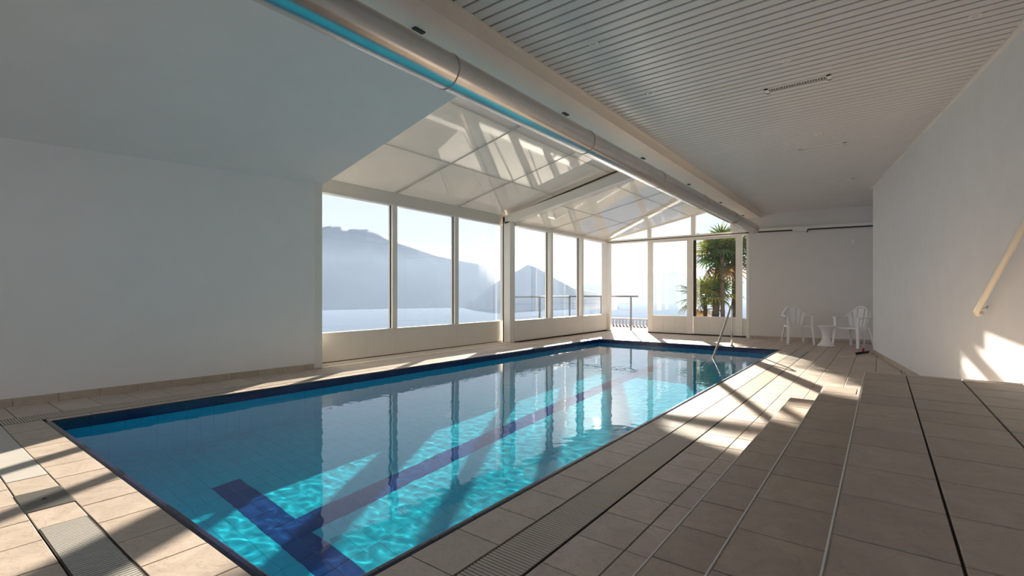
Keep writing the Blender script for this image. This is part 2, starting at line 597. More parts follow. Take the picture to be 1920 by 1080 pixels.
# coping: rounded navy edge tiles
def coping_mesh(L):
    mb = MB()
    prof = [(0, -0.03), (-0.001, -0.010), (0.004, -0.001), (0.012, 0.003), (0.030, 0.003), (0.040, 0.0), (0.045, -0.004), (0.045, -0.03)]
    vs = []
    for y in (-L / 2, L / 2):
        for x, z in prof: vs.append((x, y, z))
    n = len(prof)
    fs = [(i, i + 1, n + i + 1, n + i) for i in range(n - 1)] + [(n - 1, 0, n, 2 * n - 1), tuple(range(n))[::-1], tuple(range(n, 2 * n))]
    mb.add(vs, fs, False)
    me = mb.mesh('coping_tile')
    me.materials.append(M['cope'])
    return me
LC = 0.3
cm = coping_mesh(LC - 0.003)
n = int(round((PY1 - PY0) / LC))
cp = (PY1 - PY0) / n
cm = coping_mesh(cp - 0.003)
ang = math.atan2(PX0b - PX0a, PY1 - PY0)
for i in range(n):
    y = PY0 + cp * (i + .5)
    link('coping_tile', cm, pool, (PX1, y, 0))
    link('coping_tile', cm, pool, (px0(y), y, 0), (0, 0, math.pi - ang))
for yy, rz in ((PY0, -math.pi / 2), (PY1, math.pi / 2)):
    n2 = int(round((PX1 - px0(yy)) / LC))
    cq = (PX1 - px0(yy)) / n2
    cm2 = coping_mesh(cq - 0.003)
    for i in range(n2):
        link('coping_tile', cm2, pool, (px0(yy) + cq * (i + .5), yy, 0), (0, 0, rz))
# navy tiles at the waterline
RP = 0.262
rl = MB().box(-0.008, 0, -RP / 2 + .0015, RP / 2 - .0015, WZ - 0.012, -0.030).mesh('rim_tile')
rl.materials.append(M['navy'])
n = int((PY1 - PY0) / RP)
rp = (PY1 - PY0) / n
rl = MB().box(-0.008, 0, -rp / 2 + .0015, rp / 2 - .0015, WZ - 0.006, -0.030).mesh('rim_tile')
rl.materials.append(M['navy'])
for i in range(n):
    y = PY0 + rp * (i + .5)
    link('rim_tile', rl, pool, (px0(y), y, 0), (0, 0, -ang))
n = int((PX1 - PX0b) / RP)
rq = (PX1 - PX0b) / n
rf = MB().box(-rq / 2 + .0015, rq / 2 - .0015, 0, 0.008, WZ - 0.006, -0.030).mesh('rim_tile')
rf.materials.append(M['navy'])
for i in range(n):
    link('rim_tile', rf, pool, (PX0b + rq * (i + .5), PY1, 0))
b = MB()
b.box(PX1, PX1 + .008, PY0, PY1, WZ - .006, -.03)
b.box(PX0a, PX1, PY0 - .008, PY0, WZ - .006, -.03)
b.build('near_rim_tiles', M['navy'], pool, kind='stuff')

# wall tiles under water, joined: far too many and half dissolved by the water
def wall_tiles(mb, p0, p1, nrm):
    p0, p1 = Vector(p0), Vector(p1)
    L = (p1 - p0).length
    n = int(L / (rp / 2))
    st = L / n
    d = (p1 - p0).normalized()
    nr = Vector(nrm)
    z = WZ - .008
    while z > ZB + 0.02:
        z2 = max(z - 0.25, ZB)
        for i in range(n):
            a = p0 + d * (st * i + .0015)
            c = p0 + d * (st * (i + 1) - .0015)
            a2, c2 = a - nr * .006, c - nr * .006
            mb.add([(a.x, a.y, z2 + .002), (c.x, c.y, z2 + .002), (c.x, c.y, z - .001), (a.x, a.y, z - .001),
                    (a2.x, a2.y, z2 + .002), (c2.x, c2.y, z2 + .002), (c2.x, c2.y, z - .001), (a2.x, a2.y, z - .001)],
                   [(0, 1, 2, 3), (0, 4, 5, 1), (1, 5, 6, 2), (2, 6, 7, 3), (3, 7, 4, 0)])
        z = z2
b = MB()
wall_tiles(b, (PX0a, PY0), (PX0b, PY1), (1, 0))
wall_tiles(b, (PX0b, PY1), (PX1, PY1), (0, -1))
wall_tiles(b, (PX1, PY1), (PX1, PY0), (-1, 0))
wall_tiles(b, (PX1, PY0), (PX0a, PY0), (0, 1))
b.build('wall_tiles', M['cyan'], pool, fix=True, kind='stuff')
# floor tiles
LX, LW = -3.69, 0.125
CBY0, CBY1, CBX0, CBX1 = 1.84, 2.09, -4.90, -2.70
fm = MB()
tp, tq = 0.25, 0.125
lane_cells = []
nx = int((PX1 - PX0a) / tp)
for xc in range(-9, 10):
    x0 = LX - tp / 2 + tp * xc
    x1 = x0 + tp
    if x1 < PX0a - .05 or x0 > PX1 + .02: continue
    k = 0
    while True:
        y0 = CBY0 - 7 * tq + k * tq
        k += 1
        if y0 > PY1: break
        y1 = y0 + tq
        a0, a1, c0, c1 = max(x0, px0(y0) - .01), min(x1, PX1), max(y0, PY0), min(y1, PY1)
        if a1 - a0 < .02 or c1 - c0 < .02: continue
        stem = xc == 0 and y1 > CBY1 - .01 and y0 < 10.2
        bar = (y0 > CBY0 - .01 and y1 < CBY1 + .01) and (-4.5 <= xc <= 4)
        if stem or bar:
            lane_cells.append((a0, a1, c0, c1))
        else:
            fm.box(a0 + .0015, a1 - .0015, c0 + .0015, c1 - .0015, ZB - .006, ZB)
fm.build('floor_tiles', M['cyan'], pool, fix=False, kind='stuff')
tile_set(lane_cells, ZB, 0.006, M['lane'], pool, name='lane_tile', limit=110, gap=0.004, stuffname='far_lane_tiles', cham=0.001)
water = MB()
def wave(x, y):
    p = Vector((x, y, 0))
    return AMP * (noise.noise(p * 4.5) * .6 + noise.noise(p * 9 + Vector((3, 7, 1))) + .5 * noise.noise(p * 16))
AMP = 0.00042
OX, OY = 5.4, 6.0      # the sheet runs on flat inside the slab so that sun rays towards it are found
NWX, NWY = 250, 600
rows = []
for j in range(NWY + 1):
    y = PY0 - .004 + (PY1 - PY0 + .008) * j / NWY
    xa = px0(y) - .004
    rows.append([(xa + (PX1 + .004 - xa) * i / NWX, y, WZ + wave(xa + (PX1 + .004 - xa) * i / NWX, y)) for i in range(NWX + 1)])
water.grid(rows, True)
xa, xb, ya, yb = PX0a - .004, PX1 + .004, PY0 - .004, PY1 + .004
xc = PX0b - .004
water.add([(xa, ya, WZ), (xc, yb, WZ), (xc - OX, yb, WZ), (xa - OX, ya, WZ)], [(0, 1, 2, 3)], True)
water.add([(xc, yb, WZ), (xb, yb, WZ), (xb, yb + OY, WZ), (xc, yb + OY, WZ)], [(0, 1, 2, 3)], True)
water.add([(xc - OX, yb, WZ), (xc, yb, WZ), (xc, yb + OY, WZ), (xc - OX, yb + OY, WZ)], [(0, 1, 2, 3)], True)
wobj = water.build('pool_water', M['water'], fix=False, label='clear still water filling the tiled pool, mirroring the windows', category='water', kind='stuff')

# ------------------------------------------------------------------ raised platform with two steps along the deck
plat = empty('stepped_platform', (0, 0, 0), label='raised tiled platform with two long steps on the right of the pool deck', category='platform')
YN = -0.8
b = MB()
xr = 2.3
for i in range(3):
    x0, z1, y1 = STEP_X[i], STEP_Z[i], STEP_Y[i]
    z0 = 0 if i == 0 else STEP_Z[i - 1]
    b.hexa([(x0 + .01, YN, z0), (wall_x(YN) - .01, YN, z0), (wall_x(y1) - .012, y1 - .01, z0), (x0 + .01, y1 - .01, z0)],
           [(x0 + .01, YN, z1 - .012), (wall_x(YN) - .01, YN, z1 - .012), (wall_x(y1) - .012, y1 - .01, z1 - .012), (x0 + .01, y1 - .01, z1 - .012)])
b.build('core', M['grout'], plat)
for i in range(3):
    x0, z1, y1 = STEP_X[i], STEP_Z[i], STEP_Y[i]
    cells = []
    if i < 2:
        xe = STEP_X[i + 1] + 0.01
        for (a, c) in edges(YN, STEP_Y[i + 1], PH, PT):
            cells.append((x0, xe, a, c))
        yb = STEP_Y[i + 1] + 0.0
        xe2 = wall_x(y1) - .012
        for (a, c) in edges(x0, xe2, 0.142, 0.297):
            cells.append((a, c, yb, y1))
    else:
        for (a, c) in edges(YN, y1, PH, PT):
            for (p, q) in edges(x0, 2.4, 0.142, 0.297):
                q2 = min(q, wall_x(c) - .012)
                if q2 - p > .04: cells.append((p, q2, a, c))
    tile_set(cells, z1, 0.010, M['step_tile'], plat, limit=90 if i < 2 else 110, gap=0.007)
    # riser tiles and pale edge strips, the light they catch put into the colour
    zb = 0 if i == 0 else STEP_Z[i - 1]
    for (a, c) in edges(max(YN, 0.2), y1, PH, PT):
        MB().box(x0 + .001, x0 + .011, a + .002, c - .002, zb + .002, z1 - .014).build('riser_tile', M['step_tile'], plat, fix=False)
    MB().box(x0 - .004, x0 + .0005, YN, y1, z1 - .009, z1 + .001).build('nosing_highlight', M['wall'], plat, fix=False)
    xe = wall_x(y1) - .012
    MB().box(x0, xe, y1 - .0005, y1 + .004, z1 - .009, z1 + .001).build('nosing_highlight', M['wall'], plat, fix=False)
    b = MB()
    for (a, c) in edges(x0, xe, 0.142, 0.297):
        b.box(a + .002, c - .002, y1 - .011, y1 - .001, zb + .002, z1 - .014)
    b.build('back_riser', M['step_tile'], plat, fix=False)

# ------------------------------------------------------------------ walls
def wall_obj(name, corners, z0, z1, mat, out):
    """corners: list of (x,y) of inner line; out: thickness vector"""
    (a, c), t = corners, Vector(out)
    mb = MB()
    mb.hexa([(a[0], a[1], z0), (c[0], c[1], z0), (c[0] + t.x, c[1] + t.y, z0), (a[0] + t.x, a[1] + t.y, z0)],
            [(a[0], a[1], z1), (c[0], c[1], z1), (c[0] + t.x, c[1] + t.y, z1), (a[0] + t.x, a[1] + t.y, z1)])
    return mb.build(name, mat, kind='structure')
wall_left = wall_obj('wall_left', [(left_x(-3.2), -3.2), (left_x(4.12), 4.12)], -.05, 3.3, M['wall'], (-0.35, 0))
MB().box(-7.35, -6.955, 4.12, 4.245, 0, 2.87).build('jamb', M['frame'], wall_left)
wall_right = wall_obj('wall_right', [house(0, -15.2)[:2], house(0, 0)[:2]], -.05, CEIL + .02, M['wall_right'], HX * 0.28)
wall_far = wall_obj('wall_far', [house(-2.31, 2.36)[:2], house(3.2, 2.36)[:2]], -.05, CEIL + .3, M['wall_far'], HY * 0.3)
b = MB()
b.box(-7.6, 2.7, -3.4, -3.2, -.25, .02)
b.box(-7.6, 2.7, -3.4, -3.2, 3.0, 4.5)
b.box(-7.6, -6.9, -3.4, -3.2, .02, 3.0)
b.box(1.9, 2.7, -3.4, -3.2, .02, 3.0)
wall_back = b.build('wall_back', M['wall'], kind='structure')
wb = empty('added_fill_window', (0, 0, 0), kind='structure')  # glazed opening behind the camera, added to bring more daylight into the room
for i in range(5):
    xx = -6.84 + 8.68 * i / 4
    MB().box(xx - .06, xx + .06, -3.34, -3.24, .02, 3.0).build('mullion', M['frame'], wb)
    if i < 4: MB().box(xx + .06, xx + 2.11, -3.294, -3.286, .02, 3.0).build('pane', M['glass'], wb)
wall_side = wall_obj('wall_recess', [(2.5, 11.5), (2.5, 15.2)], -.05, CEIL + .1, M['wall'], (0.2, 0))
# small wall details of the far wall
MB().box(-0.02, 0.02, -0.006, 0, -0.05, 0.05).build('socket_plate', M['plastic'], wall_far, loc=house(-0.05, 2.352, 2.42), rot=(0, 0, PHI))

# skirtings
sk = empty('baseboard_left', (0, 0, 0), kind='structure')
for (a, c) in edges(-0.6, 4.11, 0.87 - 0.005, 0.345):
    MB().hexa([(left_x(a), a + .002, 0), (left_x(a) + .011, a + .002, 0), (left_x(c) + .011, c - .002, 0), (left_x(c), c - .002, 0)],
              [(left_x(a), a + .002, .085), (left_x(a) + .011, a + .002, .085), (left_x(c) + .011, c - .002, .085), (left_x(c), c - .002, .085)]).build('skirting_tile', M['skirt'], sk)
sk = empty('baseboard_far', (0, 0, 0), kind='structure')
for (a, c) in edges(-2.25, 2.5, 0, PT):
    MB().box(a + .002, c - .002, -.011, 0, 0, .078).build('skirting_tile', M['skirt'], sk, loc=house(0, 2.36), rot=(0, 0, PHI))
sk = empty('baseboard_right', (0, 0, 0), kind='structure')
for (a, c) in edges(-7.2, 0, 0, PT * 2):
    MB().box(-.011, 0, a + .002, c - .002, 0, .075).build('skirting_tile', M['skirt'], sk, loc=house(0, 0), rot=(0, 0, PHI))

# ------------------------------------------------------------------ slatted ceiling
b = MB()
b.box(-2.47, 2.7, -3.2, 15.1, CEIL + .045, CEIL + .2)
ceiling = b.build('ceiling', M['void'], kind='structure')
VENTS = [(5.50, 5.64), (8.08, 8.20), (10.66, 10.78), (13.24, 13.36)]
y = 2.603 - 0.1035 * 44 - .0
k = 0
while y < 14.9:
    a, c = y + .011, y + .1035 - .007
    x1 = wall_x(c) - 0.002 if c < HO.y else 2.45
    if -3.1 < a:
        o = None
        mb = MB()
        # shallow pan profile with turned-up edges
        cut = None
        vs = [( a, .03), (a, .004), (a + .004, 0), (c - .004, 0), (c, .004), (c, .03)]
        segs = [(-2.47, x1)]
        for v0, v1 in VENTS:
            if c > v0 + .03 and a < v1 - .03:
                segs = [(-2.47, -0.955), (-0.385, x1)]
        for s0, s1 in segs:
            pts = [(s0, yy, CEIL + zz) for yy, zz in vs] + [(s1, yy, CEIL + zz) for yy, zz in vs]
            mb.add(pts, [(i, i + 1, i + 7, i + 6) for i in range(5)])
        mb.build('slat', M['slat'], ceiling, fix=False)
    y += .1035
MB().box(-.035, 0.001, -15, 0, CEIL - .022, CEIL + .01).build('edge_trim', M['frame'], ceiling, loc=house(0, 0), rot=(0, 0, PHI))
MB().box(-2.475, -2.435, -3.1, 13.78, CEIL - .012, CEIL + .004).build('edge_trim', M['cream'], ceiling)
# beam beside the slats
bm_ = MB()
bm_.box(-3.2, -2.47, -3.2, 13.86, 3.12, 3.95)
beam = bm_.build('ceiling_beam', M['cream'], kind='structure')
MB().box(-3.2, -2.78, 13.80, 14.3, 2.83, 3.95).build('beam_end', M['wall'], beam)

# sloping ceiling of the house part
mb = MB()
zf = lambda y: 2.855 + 0.034 * (y - 4.24)
P0, P1 = -3.2, 4.245
mb.hexa([(left_x(P0), P0, zf(P0)), (-3.19, P0, 3.73), (-3.19, P1, 3.73), (-6.97, P1, zf(P1))],
        [(left_x(P0), P0, 4.5), (-3.19, P0, 4.5), (-3.19, P1, 4.5), (-6.97, P1, 4.5)])
mb.box(-7.45, -6.9, 4.0, 4.245, 2.87, 4.5)
mb.build('ceiling_slope', M['wall'], kind='structure')

# ------------------------------------------------------------------ sliding pool enclosure: two telescoping sections
def pane(mb_parent, p, name='pane'):
    """p: list of outline points (4+) and thickness vector"""
    pts, t = p
    t = Vector(t)
    n = len(pts)
    vs = [Vector(q) for q in pts] + [Vector(q) + t for q in pts]
    fs = [tuple(range(n)), tuple(range(2 * n - 1, n - 1, -1))] + [(i, (i + 1) % n, n + (i + 1) % n, n + i) for i in range(n)]
    return MB().add(vs, fs).build(name, M['glass'], mb_parent)

def side_window(name, xg, xin, y0, y1, mull, zs, zt, zeave, hw, first_half, last_half):
    w = empty(name, (0, 0, 0), kind='structure')
    xo = xg - 0.06
    # solid lower panel with seams
    segs = [y0] + [m for m in mull] + [y1]
    for i in range(len(segs) - 1):
        MB().box(xo, xin, segs[i] + .0015, segs[i + 1] - .0015, .035, zs).build('lower_panel', M['frame_panel'], w)
        MB().box(xo, xin + .008, segs[i], segs[i + 1], zs, zs + .016).build('sill', M['frame'], w)
    MB().box(xo, xin, y0, y1, zt, zeave).build('head_band', M['frame_panel'], w)
    MB().box(xo, xin + .01, y0, y1, zt - .022, zt).build('head_bead', M['frame'], w)
    for m in mull:
        MB().box(xo, xin, m - hw, m + hw, zs, zt).build('mullion', M['frame'], w)
        MB().box(xg - .012, xg + .012, m - hw - .012, m - hw, zs + .02, zt - .02).build('gasket', M['gasket'], w)
    MB().box(xo, xin, y1 - last_half, y1, zs, zt).build('stile', M['frame'], w)
    if first_half: MB().box(xo, xin, y0, y0 + first_half, zs, zt).build('stile', M['frame'], w)
    ed = [y0 + first_half] + [e for m in mull for e in (m - hw, m + hw)] + [y1 - last_half]
    for i in range(0, len(ed), 2):
        a, c = ed[i], ed[i + 1]
        pane(w, ([(xg - .004, a, zs), (xg - .004, c, zs), (xg - .004, c, zt), (xg - .004, a, zt)], (.008, 0, 0)))
    return w
w1 = side_window('window_1', -7.33, -7.27, 4.24, 9.34, [5.93, 7.60], .50, 2.84, 3.06, .055, 0.0, .10)
w2 = side_window('window_2', -7.05, -6.93, 9.27, 14.12, [10.85, 12.51], .51, 2.81, 2.87, .06, 0.0, .05)
b = MB()
for i, xx in enumerate((-7.26, -7.16, -7.06)):
    b.box(xx, xx + .018, 4.26, 14.1 if i == 2 else 9.5, 0.0, .022)
b.box(-7.36, -6.93, 4.25, 9.4, -.004, .004)
b.build('floor_track', M['cream'], w1)
MB().box(-7.29, -7.27, 4.26, 9.3, .005, .035).build('bottom_gasket', M['gasket'], w1)
MB().box(-7.03, -6.95, 9.3, 14.1, .004, .035).build('bottom_gasket', M['gasket'], w2)
# portal arch of the second section
MB().box(-7.15, -6.965, 9.08, 9.27, .02, 2.87).build('portal_post', M['frame'], w2)
MB().box(-7.20, -7.145, 9.10, 9.14, .02, 3.0).build('portal_gasket', M['gasket'], w2)

K1, Z1 = 0.23, 3.05
K2, Z2 = 0.20, 2.87
r1 = lambda x: Z1 + K1 * (x + 7.3)
r2 = lambda x: Z2 + K2 * (x + 6.97)
roof = empty('ceiling_enclosure', (0, 0, 0), kind='structure')
def slab(name, mat, rf, x0, x1, y0, y1, t0, t1, parent=roof):
    return MB().hexa([(x0, y0, rf(x0) + t0), (x1, y0, rf(x1) + t0), (x1, y1, rf(x1) + t0), (x0, y1, rf(x0) + t0)],
                     [(x0, y0, rf(x0) + t1), (x1, y0, rf(x1) + t1), (x1, y1, rf(x1) + t1), (x0, y1, rf(x0) + t1)]).build(name, mat, parent)
xs1 = [-7.36, -5.86, -4.53, -3.15]
ys1 = [4.22, 5.97, 7.66, 9.36]
xs2 = [-7.12, -5.70, -4.38, -3.15]
ys2 = [9.2, 10.86, 12.5, 14.16]
for rf, xs, ys in ((r1, xs1, ys1), (r2, xs2, ys2)):
    for i in range(3):
        for j in range(3):
            slab('roof_panel', M['roof_panel'], rf, xs[i] + .007, xs[i + 1] - .007, ys[j] + .022, ys[j + 1] - .022, 0, .03)
    for x in xs[1:-1]:
        slab('joint_gasket', M['gasket'], rf, x - .012, x + .012, ys[0], ys[-1], .031, .05)
    slab('edge_gasket', M['gasket'], rf, xs[0], xs[0] + .02, ys[0], ys[-1], .0, .05)
    for y in ys[1:-1]:
        slab('cross_rail', M['roof_rail'], rf, xs[0], xs[-1], y - .0165, y + .0165, .004, .03)
        slab('cross_gasket', M['gasket'], rf, xs[0], xs[-1], y - .03, y + .03, .031, .05)
    for y in (ys[0], ys[-1]):
        slab('cross_gasket', M['gasket'], rf, xs[0], xs[-1], y - .03, y + .03, .031, .05)
# arch beam at the step between the sections
slab('arch_rib', M['frame'], r2, -7.12, -3.15, 9.08, 9.27, -.015, .17)
slab('arch_closure', M['frame'], r2, -7.3, -3.15, 9.385, 9.40, .06, .45)
slab('arch_gasket', M['gasket'], r1, -7.3, -3.15, 9.34, 9.385, -.02, .0)

# ------------------------------------------------------------------ far gable with sliding door
dr = empty('door_1', (0, 0, 0), kind='structure')
# corner post and head track
MB().box(-7.04, -6.83, DY - .02, DY + .10, 0, 2.90).build('corner_post', M['frame'], dr)
MB().box(-6.9, -2.76, DY - .05, DY + .14, 2.745, 2.775).build('head_track', M['frame'], dr)
MB().box(-6.9, -2.76, DY - .03, DY + .10, 2.775, 2.80).build('track_slot', M['gasket'], dr)
MB().box(-6.9, -2.76, DY - .05, DY + .14, 2.80, 2.845).build('head_rail', M['frame'], dr)
for a, c in ((-5.61, -5.50), (-4.32, -4.20)):
    zt = r2((a + c) / 2)
    MB().box(a, c, DY - .01, DY + .09, 2.84, zt).build('gable_post', M['frame'], dr)
gx = [(-6.83, -5.61), (-5.50, -4.32), (-4.20, -3.15)]
for a, c in gx:
    z0 = 2.845
    pts = [(a, DY + .03, z0), (c, DY + .03, z0), (c, DY + .03, r2(c)), (a, DY + .03, max(r2(a), z0 + .002))]
    pane(dr, (pts, (0, .008, 0)), 'gable_pane')
slab('verge', M['frame'], r2, -7.0, -3.15, DY - .0, DY + .12, -.03, .0, dr)
# sliding leaves
def leaf_(x0, x1, y, sl, sr):
    f = MB()
    f.box(x0, x0 + sl, y, y + .045, .03, 2.745)
    f.box(x1 - sr, x1, y, y + .045, .03, 2.745)
    f.box(x0 + sl, x1 - sr, y, y + .045, 2.69, 2.745)
    f.box(x0 + sl, x1 - sr, y, y + .045, .495, .53)
    o = f.build('door_leaf', M['frame'], dr)
    n = 3
    for i in range(n):
        a = x0 + sl + (x1 - x0 - sl - sr) * i / n
        c = x0 + sl + (x1 - x0 - sl - sr) * (i + 1) / n
        MB().box(a + .0015, c - .0015, y + .005, y + .04, .03, .495).build('lower_panel', M['frame_panel'], o)
    xa, xb = x0 + sl, x1 - sr
    pane(o, ([(xa, y + .018, .53), (xb, y + .018, .53), (xb, y + .018, 2.69), (xa, y + .018, 2.69)], (0, .008, 0)))
    return o
leaf_(-5.60, -4.285, DY, .155, .15)
leaf_(-4.30, -2.985, DY + .055, .10, .165)
MB().box(-4.275, -4.19, DY + .05, DY + .056, .53, 2.69).build('brush_seal', M['gasket'], dr)
MB().box(-2.815, -2.75, 13.82, DY + .14, 0, 2.75).build('jamb', M['frame'], dr)
pane(dr, ([(-2.985, DY + .09, .5), (-2.815, DY + .09, .5), (-2.815, DY + .09, 2.74), (-2.985, DY + .09, 2.74)], (0, .008, 0)), 'narrow_pane')
MB().box(-2.985, -2.815, DY + .08, DY + .11, 0.03, .5).build('narrow_panel', M['frame_panel'], dr)
MB().box(-5.6, -2.8, DY - .008, DY + .14, .0, .028).build('bottom_gasket', M['gasket'], dr)
MB().box(-6.84, -5.6, DY - .02, DY + .2, -.01, .012).build('threshold', M['frame'], dr)
# track continuing over the far wall
trm = empty('trim_1', (0, 0, 0), kind='structure')
MB().box(-2.36, 3.0, -.07, 0, 2.775, 2.84).build('wall_track', M['frame'], trm, loc=house(0, 2.36), rot=(0, 0, PHI))
MB().box(-2.36, 3.0, -.045, 0, 2.745, 2.775).build('track_slot', M['gasket'], trm, loc=house(0, 2.36), rot=(0, 0, PHI))
MB().box(-1.30, -0.98, -.075, -.02, 2.73, 2.772).build('track_stop', M['frame'], trm, loc=house(0, 2.36), rot=(0, 0, PHI))
MB().box(-0.99, -0.97, -.08, -.02, 2.69, 2.745).build('stop_hook', M['gasket'], trm, loc=house(0, 2.36), rot=(0, 0, PHI))

# ------------------------------------------------------------------ ventilation duct
duct = empty('ventilation_duct', (-2.56, 6, 2.80), label='long round galvanised steel air duct hung under the cream ceiling beam', category='duct')
duct.location = (0, 0, 0)
DX, DZ, DR = -2.56, 2.80, 0.128
ysec = [-3.0, -1.75, 0.42, 2.57, 4.66, 6.78, 8.9, 11.03, 13.42]
for i in range(len(ysec) - 1):
    pts = [(DX, ysec[i] + (ysec[i + 1] - ysec[i]) * t / 6, DZ) for t in range(7)]
    MB().tube(pts, DR, 48, caps=(i == len(ysec) - 2)).build('duct_section', M['duct'], duct)
    if i:
        MB().tube([(DX, ysec[i] - .006, DZ), (DX, ysec[i] - .004, DZ), (DX, ysec[i] + .004, DZ), (DX, ysec[i] + .006, DZ)], [DR, DR + .004, DR + .004, DR], 48, caps=False).build('joint_band', M['steel_dull'], duct)
for y in (0.35, 2.46, 4.57, 6.74, 8.84, 11.0, 13.1):
    h = MB()
    h.tube([(-2.635, y, 2.90), (-2.83, y, 3.12)], .008, 8)
    h.box(-2.765, -2.725, y - .05, y + .05, 3.112, 3.12)
    h.build('hanger', M['gasket'], duct)

# ------------------------------------------------------------------ ceiling vents and spots
vw = ['slotted white ceiling grille nearest the camera, its dark fins clearly seen', 'second ceiling grille from the camera, thin dark slot in pale frame',
      'third ceiling grille from the camera, short dark slot', 'farthest ceiling grille, faint slot near the far wall']
for i, (v0, v1) in enumerate(VENTS):
    t = empty('ceiling_vent', (-0.67, (v0 + v1) / 2, CEIL), label=vw[i], category='vent', group='slotted grilles in the slatted ceiling')
    hw, hd = .285, (v1 - v0) / 2
    f = MB()
    f.box(-hw, hw, -hd, -hd + .022, -.004, .02)
    f.box(-hw, hw, hd - .022, hd, -.004, .02)
    f.box(-hw, -hw + .035, -hd, hd, -.004, .02)
    f.box(hw - .035, hw, -hd, hd, -.004, .02)
    f.build('frame', M['frame'], t)
    MB().box(-hw + .01, hw - .01, -hd + .01, hd - .01, .028, .04).build('backing', M['void'], t)
    nb = 22
    fb = MB()
    for k in range(nb):
        x = -hw + .035 + (2 * hw - .07) * (k + .5) / nb
        fb.box(x - .003, x + .003, -hd + .02, hd - .02, 0.010, .03)
    fb.build('fins', M['cream'], t, kind='stuff')
spots = [(-1.91, 3.62, 'round recessed ceiling spot nearest the beam, close to the camera'), (-1.91, 4.87, 'round recessed ceiling spot by the beam, second from the camera'),
         (-0.68, 4.94, 'round ceiling spot just before the nearest grille'), (0.56, 5.01, 'round ceiling spot close to the top of the right wall'),
         (-0.655, 7.46, 'round ceiling spot between the first and second grilles'), (-1.90, 9.94, 'small far ceiling spot by the beam, beyond the second grille')]
for x, y, lb in spots:
    t = empty('ceiling_spot', (x, y, CEIL), label=lb, category='ceiling light', group='recessed spots in the slatted ceiling')
    MB().lathe([(.022, .01), (.024, -.004), (.038, -.006), (.042, -.001), (.042, .004)], 24).build('bezel', M['frame'], t)
    MB().lathe([(0.0005, .004), (.012, .003), (.0225, .008)], 24).build('lens', M['lamp'], t)

# ------------------------------------------------------------------ channel gratings and covers
def grating(name, x0, x1, y0, y1, along, mat, label, pitch=.02):
    t = empty(name, ((x0 + x1) / 2, (y0 + y1) / 2, 0), label=label, category='drain grating')
    cx, cyy = (x0 + x1) / 2, (y0 + y1) / 2
    w, d = (x1 - x0) / 2 - .003, (y1 - y0) / 2 - .003
    f, r = MB(), MB()
    f.box(-w, w, -d, d, -.0055, -.004)
    if along == 'y':
        f.box(-w, -w + .006, -d, d, -.004, .0)
        f.box(w - .006, w, -d, d, -.004, .0)
        n = int(2 * d / pitch)
        for k in range(n):
            y = -d + 2 * d * (k + .5) / n
            r.box(-w + .007, w - .007, y - pitch * .33, y + pitch * .33, -.004, .001)
    else:
        f.box(-w, w, -d, -d + .006, -.004, .0)
        f.box(-w, w, d - .006, d, -.004, .0)
        n = int(2 * w / pitch)
        for k in range(n):
            x = -w + 2 * w * (k + .5) / n
            r.box(x - pitch * .33, x + pitch * .33, -d + .007, d - .007, -.004, .001)
    f.build('channel', M['grout'], t)
    r.build('ribs', mat, t, fix=False, kind='stuff')
    return t
grating('drain_grating', -1.395, -1.165, PY0 - CW, 9.7, 'y', M['grate'], 'long ribbed beige drain grating in the deck right of the pool')
grating('drain_grating', -1.395, -1.165, 9.7, PY1 + CW, 'y', M['grate_light'], 'far end of the right deck drain, sky reflection put into its colour, before the far wall')  # far end of the same drain, reflected sky painted as a different rib colour
grating('drain_grating', -6.40, -6.125, 0.68, PY1 + CW, 'y', M['grate'], 'ribbed drain grating between left wall and pool')
grating('drain_grating', -3.285, -1.395, 0.485, 0.68, 'x', M['grate_light'], 'pale ribbed grating at the near end of the pool, bottom left')
t = empty('channel_cover', (-5.19, .5825, 0), label='smooth pale cover slab at the near left deck edge', category='cover')
MB().cbox(-.945, .945, -.095, .095, -.006, .001).build('slab', M['slab_light'], t)
t = empty('access_cover', (-3.75, .5825, 0), label='square grey metal access cover let into the near deck', category='cover')
MB().cbox(-.177, .177, -.100, .100, -.006, .002).build('plate', M['plate'], t)
MB().lathe([(.0005, .004), (.008, .004), (.012, .002)], 16).build('lift_screw', M['gasket'], t)

# ------------------------------------------------------------------ pool hand rail
t = empty('pool_rail', (-2.65, 11.5, 0), label='bent stainless steel grab rail rising from the far deck into the water', category='rail')
pts = [(0, .06, 0), (0, .06, .3), (0, .06, .78)]
for k in range(9):
    a = math.radians(180 * 0 + k * 15.5)
    pts.append((0, .06 - .085 + .085 * math.cos(a), .80 + .085 * math.sin(a) * 1.25))
pts += [(0, -.30, .68), (0, -1.0, .20), (0, -1.50, -.13), (0, -1.95, -.45), (0, -2.35, -.80), (0, -2.4, -1.2), (0, -2.4, -1.54)]
MB().tube(pts, .021, 14).build('tube', M['steel'], t)
MB().lathe([(.022, .03), (.03, .02), (.048, .006), (.05, 0)], 20, 0, .06).build('base_flange', M['steel'], t)

